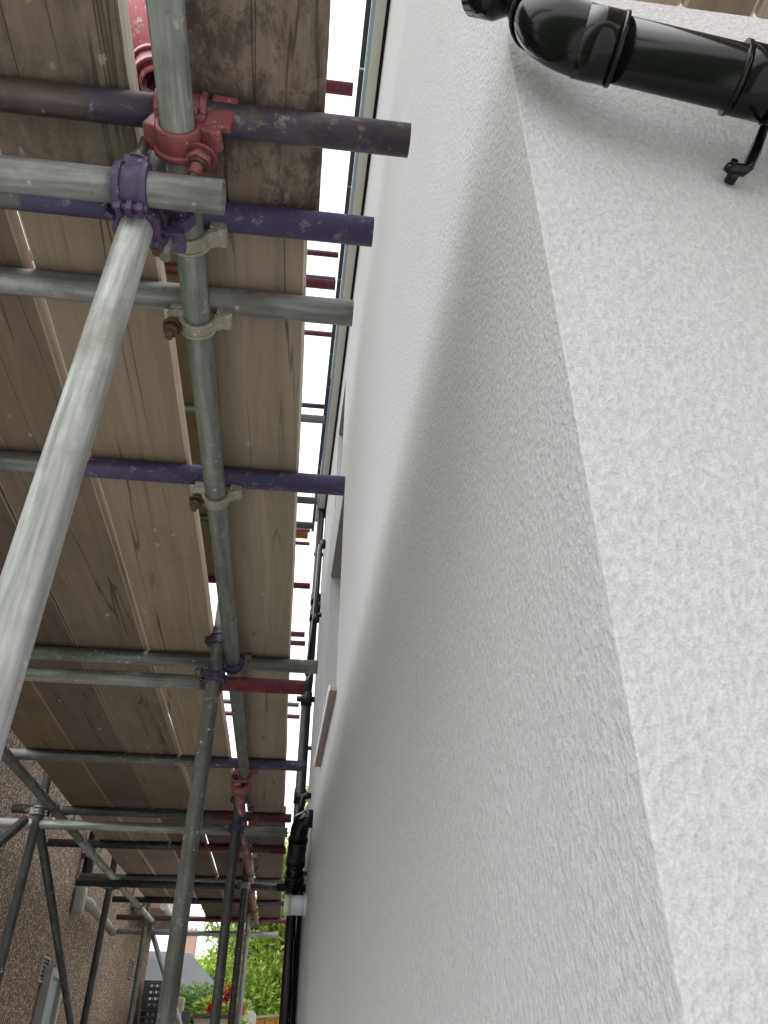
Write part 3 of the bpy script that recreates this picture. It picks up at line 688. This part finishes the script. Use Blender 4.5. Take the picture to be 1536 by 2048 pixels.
# side window with projecting frame
wy0, wy1, wz0, wz1 = 6.98, 7.44, -.55+H, .56+H
f = MB(); t = .06
f.bx((XN+.001, wy0, wz0), (XN+.07, wy0+t, wz1)).bx((XN+.001, wy1-t, wz0), (XN+.07, wy1, wz1)).bx((XN+.001, wy0+t, wz1-t), (XN+.069, wy1-t, wz1)).bx((XN+.001, wy0+t, wz0), (XN+.069, wy1-t, wz0+t))
wo = f.build('window', 'dirty_white', nb, loc=(XN, wy0, wz0), bevel=.006)
MB().bx((XN+.002, wy0+t, wz0+t), (XN+.035, wy1-t, wz1-t)).build('pane', 'pale_glass', wo, loc=(XN, wy0, wz0))
MB().bx((XN+.001, wy0-.04, wz0-.05), (XN+.13, wy1+.04, wz0-.001)).build('window_sill', 'dirty_white', wo, loc=(XN, wy0, wz0), bevel=.012)
for (y, z, hh) in ((6.95, .54, .085), (10.9, .87, .10)):
    va = MB().bx((XN+.001, y-.11, z-hh+H), (XN+.018, y-.095, z+hh+H)).bx((XN+.001, y+.095, z-hh+H), (XN+.018, y+.11, z+hh+H)).bx((XN+.001, y-.095, z+hh-.015+H), (XN+.0175, y+.095, z+hh+H)).bx((XN+.001, y-.095, z-hh+H), (XN+.0175, y+.095, z-hh+.015+H))
    vo = va.build('air_vent', 'dirty_white', nb, loc=(XN, y, z+H))
    for k in range(5):
        zz = z-hh+.03+k*(2*hh-.06)/4+H
        MB().box((XN+.008, y, zz), (.006, .094, .003), Matrix.Rotation(.6, 3, 'Y')).build('slat', 'dirty_white', vo, loc=(XN, y, z+H))
# white soil pipe of the neighbour
npipe = thing('white_wall_pipe', 'white plastic pipe with a boxy shoe on the pebbledashed wall', 'pipe', tuple(V(-1.66, 7.6, 1.05)))
MB().path([V(-1.765, 7.5, 1.10), V(-1.70, 7.5, 1.09), V(-1.655, 7.53, 1.075), V(-1.645, 7.62, 1.06)], .046, 20).build('elbow', 'dirty_white', npipe, loc=V(-1.66, 7.6, 1.05))
MB().path([V(-1.645, 7.6, 1.062), V(-1.62, 8.62, 1.0)], .036, 20).build('pipe', 'dirty_white', npipe, loc=V(-1.66, 7.6, 1.05))
MB().path([V(-1.623, 8.5, 1.008), V(-1.62, 8.66, .998)], .042, 20).build('collar', 'dirty_white', npipe, loc=V(-1.66, 8.6, 1.05))
MB().bx(V(-1.755, 7.38, .98), V(-1.66, 7.48, 1.18)).build('shoe', 'dirty_white', npipe, loc=V(-1.66, 7.4, 1.05), bevel=.025)
dk = thing('dark_wall_pipe', 'dark vertical pipe above the white pipe on the pebbledashed wall', 'pipe', tuple(V(-1.69, 7.43, 1.2)))
MB().path([V(-1.695, 7.43, 1.2), V(-1.695, 7.43, 1.62)], .045, 18).build('pipe', 'black_matt', dk, loc=V(-1.69, 7.43, 1.2))
MB().path([V(-1.695, 7.43, 1.40), V(-1.695, 7.43, 1.48)], .05, 18).build('collar', 'black_matt', dk, loc=V(-1.69, 7.43, 1.2))
po = thing('lean_to_fascia', 'pale pink boarded fascia at the far corner of the brown house', 'fascia', tuple(V(-1.6, 11, 1.5)))
MB().bx(V(-1.755, 10.2, 1.42), V(-1.42, 12.1, 1.78)).build('fascia_board', 'pinkwall', po, loc=V(-1.6, 11, 1.5), bevel=.01)
MB().path([V(-1.38, 10.15, 1.44), V(-1.38, 12.15, 1.44)], .045, 16).build('gutter', 'white_plastic', po, loc=V(-1.6, 11, 1.5))

# ------------------------------------------------------------------ garden beyond the alley
def leaves(name, mat, parent, centres, n, size, rng, droop=.0, aspect=.4, loc=None):
    """many small folded leaves spread over the shells of clumps"""
    mb = MB()
    for i in range(n):
        cx_, cy_, cz_, rx, ry, rz = rng.choice(centres)
        u = Vector((rng.gauss(0, 1), rng.gauss(0, 1), rng.gauss(0, 1))).normalized()*(rng.random()**.4)
        p = Vector((cx_+u.x*rx, cy_+u.y*ry, cz_+u.z*rz+H))
        d = Vector((rng.gauss(0, 1), rng.gauss(0, 1), rng.gauss(0, .6)-droop)).normalized()
        sd = d.cross(Vector((rng.gauss(0, 1), rng.gauss(0, 1), rng.gauss(0, 1)))).normalized(); nn = d.cross(sd)
        s = size*rng.uniform(.6, 1.35); w_ = s*aspect
        mb.add([p, p+d*s*.45+sd*w_*.5+nn*s*.06, p+d*s, p+d*s*.45-sd*w_*.5+nn*s*.06], [(0, 1, 2, 3)])
    return mb.build(name, mat, parent, loc=loc)
def tree(name, label, cat, base, blobs, n, size, mat, droop=0, aspect=.4, seed=1, limbs=True, group=None):
    rng = random.Random(seed); t = thing(name, label, cat, tuple(V(base[0], base[1], -H)), group)
    b = V(base[0], base[1], -H); mb = MB()
    top = max(q[2] for q in blobs)
    if limbs:
        mb.path([b, b+Vector((.05, 0, .6)), b+Vector((-.03, .04, (top+H)*.55)), b+Vector((.05, 0, (top+H)*.95))], [.11, .085, .055, .015], 10)
        for q in blobs:
            a = b+Vector((0, 0, (q[2]+H)*rng.uniform(.35, .6))); e = V(q[0], q[1], q[2]); mid = (a+e)/2+Vector((rng.uniform(-.1, .1), rng.uniform(-.1, .1), .12))
            mb.path([a, mid, e], [.035, .022, .008], 7)
    else:
        for q in blobs:
            e = V(q[0], q[1], q[2]+q[5]*.5); mb.path([b+Vector((rng.uniform(-.08, .08), rng.uniform(-.08, .08), 0)), (b+e)/2+Vector((rng.uniform(-.05, .05), 0, 0)), e], [.014, .010, .004], 6)
    mb.build('trunk' if limbs else 'stems', 'bark', t, loc=b)
    leaves('crown' if limbs else 'foliage', mat, t, blobs, n, size, rng, droop, aspect, b)
    return t
def blobcloud(cx_, cy_, cz_, rx, ry, rz, k, rr, seed):
    r = random.Random(seed); o = []
    for _ in range(k):
        u = Vector((r.gauss(0, 1), r.gauss(0, 1), r.gauss(0, 1))).normalized()*r.random()**.5
        s = rr*r.uniform(.6, 1.3); o.append((cx_+u.x*rx, cy_+u.y*ry, cz_+u.z*rz, s, s, s*.8))
    return o
tree('willow_leaved_tree', 'yellow green tree with hanging narrow leaves at the end of the alley', 'tree', (.15, 14.2), blobcloud(.1, 14.2, 1.6, 1.15, 1.0, 2.1, 46, .42, 3), 26000, .115, 'leaf_yellow', .9, .27, 5)
tree('broadleaf_tree', 'fresh green tree behind the grey canopy', 'tree', (-1.0, 17.5), blobcloud(-.75, 17.5, 1.0, 1.0, 1.0, 1.15, 34, .40, 9), 16000, .11, 'leaf_yellow', .3, .5, 8)
tree('shaded_tree', 'darker green tree between the two bright trees', 'tree', (-.45, 16.2), blobcloud(-.45, 16.2, .8, .75, .6, 1.2, 26, .4, 14), 9000, .14, 'leaf_dark', .6, .4, 11)
tree('tall_back_tree', 'tall dense tree behind the black pipes', 'tree', (1.8, 19.0), blobcloud(1.6, 19, 3.0, 1.7, 1.4, 2.4, 40, .6, 21), 12000, .17, 'leaf_green', .4, .4, 12)
tree('flowering_shrub', 'loose green shrub with pale flower spikes in front of the canopy', 'shrub', (-1.02, 11.2), blobcloud(-1.0, 11.2, .34, .36, .3, .42, 28, .15, 31), 6500, .07, 'leaf_green', .1, .28, 13, False)
tree('photinia_shrub', 'yellow green shrub with bright red young leaves', 'shrub', (-.68, 10.6), blobcloud(-.64, 10.6, .20, .36, .3, .42, 22, .15, 41), 4200, .085, 'leaf_yellow', .0, .42, 14, False)
for o in [q for q in bpy.data.objects if q.name == 'photinia_shrub']:
    rng = random.Random(3)
    for tip in [(-.84, 10.35, .13, .07, .06, .07), (-.76, 10.3, .04, .06, .05, .06), (-.55, 10.35, .60, .07, .06, .07), (-.70, 10.35, .45, .05, .05, .05), (-.44, 10.35, .42, .05, .05, .05)]:
        leaves('red_leaf_tip', 'leaf_red', o, [tip], 90, .085, rng, -.3, .4, o.location)
tree('low_shrub', 'small green shrub beside the crate stack', 'shrub', (-1.62, 12.9), blobcloud(-1.62, 12.9, .7, .25, .2, .35, 12, .14, 51), 1800, .09, 'leaf_green', 0, .35, 15, False)
# garden canopy
cn = thing('garden_canopy', 'grey fabric garden canopy with a sagging edge among the shrubs', 'canopy', tuple(V(-1.6, 13.2, -H)))
YC = 13.2; ap = [(-2.05, 1.28), (-1.30, 1.26)]
mb = MB(); rowsc = []
for i in range(9):
    t = i/8
    sag = t*(1-t)
    xr = -1.30+.95*t; zr = 1.26-.62*t-.42*sag
    rowsc.append([(-2.6, YC-.9*t, 1.27-.75*t-.3*sag), (-2.05, YC-.9*t, 1.28-.72*t-.3*sag), (xr-.32*(1-t), YC-1.0*t, zr+.02*(1-t)), (xr, YC-.7*t, zr), (xr, YC+1.4, zr-.0)])
rowsc.append([(q[0], q[1]-.01, -1.25 if k < 3 else q[2]-.02) for k, q in enumerate(rowsc[-1])])
vs = [V(*q) for r_ in rowsc for q in r_]; fs = []
for i in range(9):
    for k in range(4): fs.append((i*5+k, i*5+k+1, (i+1)*5+k+1, (i+1)*5+k))
mb.add(vs, fs, True); co = mb.build('canopy_cloth', 'canvas', cn, loc=V(-1.6, 13.2, 1)); sm = co.modifiers.new('thick', 'SOLIDIFY'); sm.thickness = .006
for (x, y, z) in ((-.36, 12.5, .6), (-2.5, 12.35, .5), (-1.3, 13.25, 1.24), (-2.5, 14.5, .9)): MB().path([V(x, y, -H), V(x, y, z)], .016, 10).build('leg', 'galv_dark', cn, loc=V(x, y, -H))
# crates
for k in range(7):
    x0, y0, z0, s = -1.70+.008*(k % 2), 11.78, -H+.31*k+.006+H, (.42, .36, .30)
    ct = thing('plastic_crate', 'black perforated plastic crate, %s of the stack by the brown house' % ['lowest', 'second from the bottom', 'third from the bottom', 'middle one', 'third from the top', 'second from the top', 'topmost'][k], 'crate', (x0, y0, z0), 'crates in the stack')
    cm = MB(); nx, nz, bw = 6, 4, .016
    for yy, dy in ((y0, .012), (y0+s[1]-.012, .012)):
        for i in range(nx+1): xx = x0+(s[0]-bw)*i/nx; cm.bx((xx, yy, z0), (xx+bw, yy+dy, z0+s[2]))
        for j in range(nz+1): zz = z0+(s[2]-.02)*j/nz; cm.bx((x0+.001, yy+.001, zz), (x0+s[0]-.001, yy+dy-.001, zz+.02+(.03 if j == nz else 0)*0))
    for xx in (x0+.0005, x0+s[0]-.0125):
        for i in range(nx+1): yy = y0+.013+(s[1]-bw-.027)*i/nx; cm.bx((xx, yy, z0), (xx+.012, yy+bw, z0+s[2]))
        for j in range(nz+1): zz = z0+(s[2]-.02)*j/nz; cm.bx((xx+.001, y0+.013, zz), (xx+.011, y0+s[1]-.013, zz+.0195))
    cm.build('crate_side', 'crate_grey', ct, loc=(x0, y0, z0))
    MB().bx((x0+.013, y0+.013, z0+.002), (x0+s[0]-.013, y0+s[1]-.013, z0+.012)).build('crate_base', 'black_matt', ct, loc=(x0, y0, z0))
# orange fence
fe = thing('slatted_fence', 'orange stained timber fence of narrow upright slats', 'fence', (0, 11.6, 0))
for k in range(26):
    x = -.40+k*.066; y = 11.55+.06*k*.2
    o = MB().bx((x, y, .02), (x+.050, y+.018, H+.40+.006*k)).build('slat', 'fence', fe, loc=(x, y, 0)); o.color = (1, 1, 1, 1) if k % 3 else (.82, .8, .8, 1)
    if k == 0: pass
cr = MB(); cr.add([(-.42, 11.53, H+.405), (1.34, 11.85, H+.566), (1.34, 11.90, H+.566), (-.42, 11.58, H+.405), (-.42, 11.53, H+.43), (1.34, 11.85, H+.59), (1.34, 11.90, H+.59), (-.42, 11.58, H+.43)], [(0, 1, 5, 4), (1, 2, 6, 5), (2, 3, 7, 6), (3, 0, 4, 7), (4, 5, 6, 7), (3, 2, 1, 0)])
cr.build('top_rail', 'wood_pale', fe, loc=(0, 11.6, H+.4))
# planter, posts
pl = thing('timber_planter', 'pale timber planter edge below the red leaved shrub', 'planter', (-.9, 9.9, 0))
for k, (a, b, z) in enumerate(((-.86, -.46, .36), (-.86, -.46, .14), (-.86, -.46, -.08))): MB().bx((a, 9.86, z-.20+H), (b, 9.91, z+H-.004)).build('plank', 'wood_pale', pl, loc=(a, 9.9, z+H), bevel=.006)
MB().bx((-.87, 9.84, H+.362), (-.45, 9.95, H+.392)).build('cap', 'slate', pl, loc=(-.86, 9.9, H+.37), bevel=.004)
tag(MB().bx((-.985, 9.80, 0), (-.895, 9.89, H+.415)).build('dark_post', 'slate', None, loc=(-.94, 9.85, 0), bevel=.008), 'short dark square post in front of the planter', 'post')
tag(MB().bx((-1.11, 10.05, 0), (-1.0, 10.14, H+.55)).build('timber_post', 'wood_pale', None, loc=(-1.05, 10.1, 0), bevel=.02), 'weathered pale timber post left of the planter', 'post')
wpnl = MB(); vs = [(-.50, H-.6), (-.24, H-.6), (-.24, H+.40)]+[(-.37+.13*math.cos(a), H+.42+.07*math.sin(a)) for a in [i*math.pi/8 for i in range(9)]]+[(-.50, H+.40)]
nv = len(vs); wpnl.add([(x, 10.9, z) for x, z in vs]+[(x, 10.96, z) for x, z in vs], [tuple(range(nv)), tuple(range(nv, 2*nv))[::-1]]+[(i, (i+1) % nv, nv+(i+1) % nv, nv+i) for i in range(nv)])
wpnl.bx((-.40, 10.905, 0), (-.34, 10.955, H-.6))
tag(wpnl.build('pale_garden_board', 'white_plastic', None, loc=(-.37, 10.93, 0)), 'pale round topped board beside the orange fence', 'garden board')
# far house with a chimney
fh = thing('distant_house', 'distant house with a red chimney above the trees', 'house', (-6, 42, 0))
MB().bx((-10, 40, 0), (-4.2, 48, 4.0)).build('wall', 'pinkwall', fh, loc=(-6, 42, 0))
rfm = MB(); rfm.add([(-10.3, 39.7, 3.95), (-3.9, 39.7, 3.95), (-3.9, 48.3, 3.95), (-10.3, 48.3, 3.95), (-8.5, 43.8, 5.6), (-5.2, 43.8, 5.6)], [(0, 1, 5, 4), (1, 2, 5), (2, 3, 4, 5), (3, 0, 4), (0, 3, 2, 1)])
rfo = rfm.build('roof', 'slate', fh, loc=(-6, 42, 3.4))
MB().bx((-4.75, 43.3, 4.5), (-4.15, 44.0, 6.28)).bx((-4.80, 43.25, 6.28), (-4.10, 44.05, 6.40)).build('chimney', 'far_brick', rfo, loc=(-4.3, 43.6, 6))
for k in range(3): MB().path([(-4.65+.2*k, 43.65, 6.40), (-4.65+.2*k, 43.65, 6.62)], [.085, .07], 12).build('chimney_pot', 'far_brick', rfo, loc=(-4.65+.2*k, 43.65, 6.40))
for (a, b) in ((-9.2, -8.0), (-6.6, -5.4)):
    wo = MB().bx((a, 39.95, 1.4), (b, 39.998, 2.8)).build('window', 'white_plastic', fh, loc=(a, 40, 2.2)); MB().bx((a+.1, 39.93, 1.5), (b-.1, 39.949, 2.7)).build('pane', 'glass', wo, loc=(a, 40, 2.2))
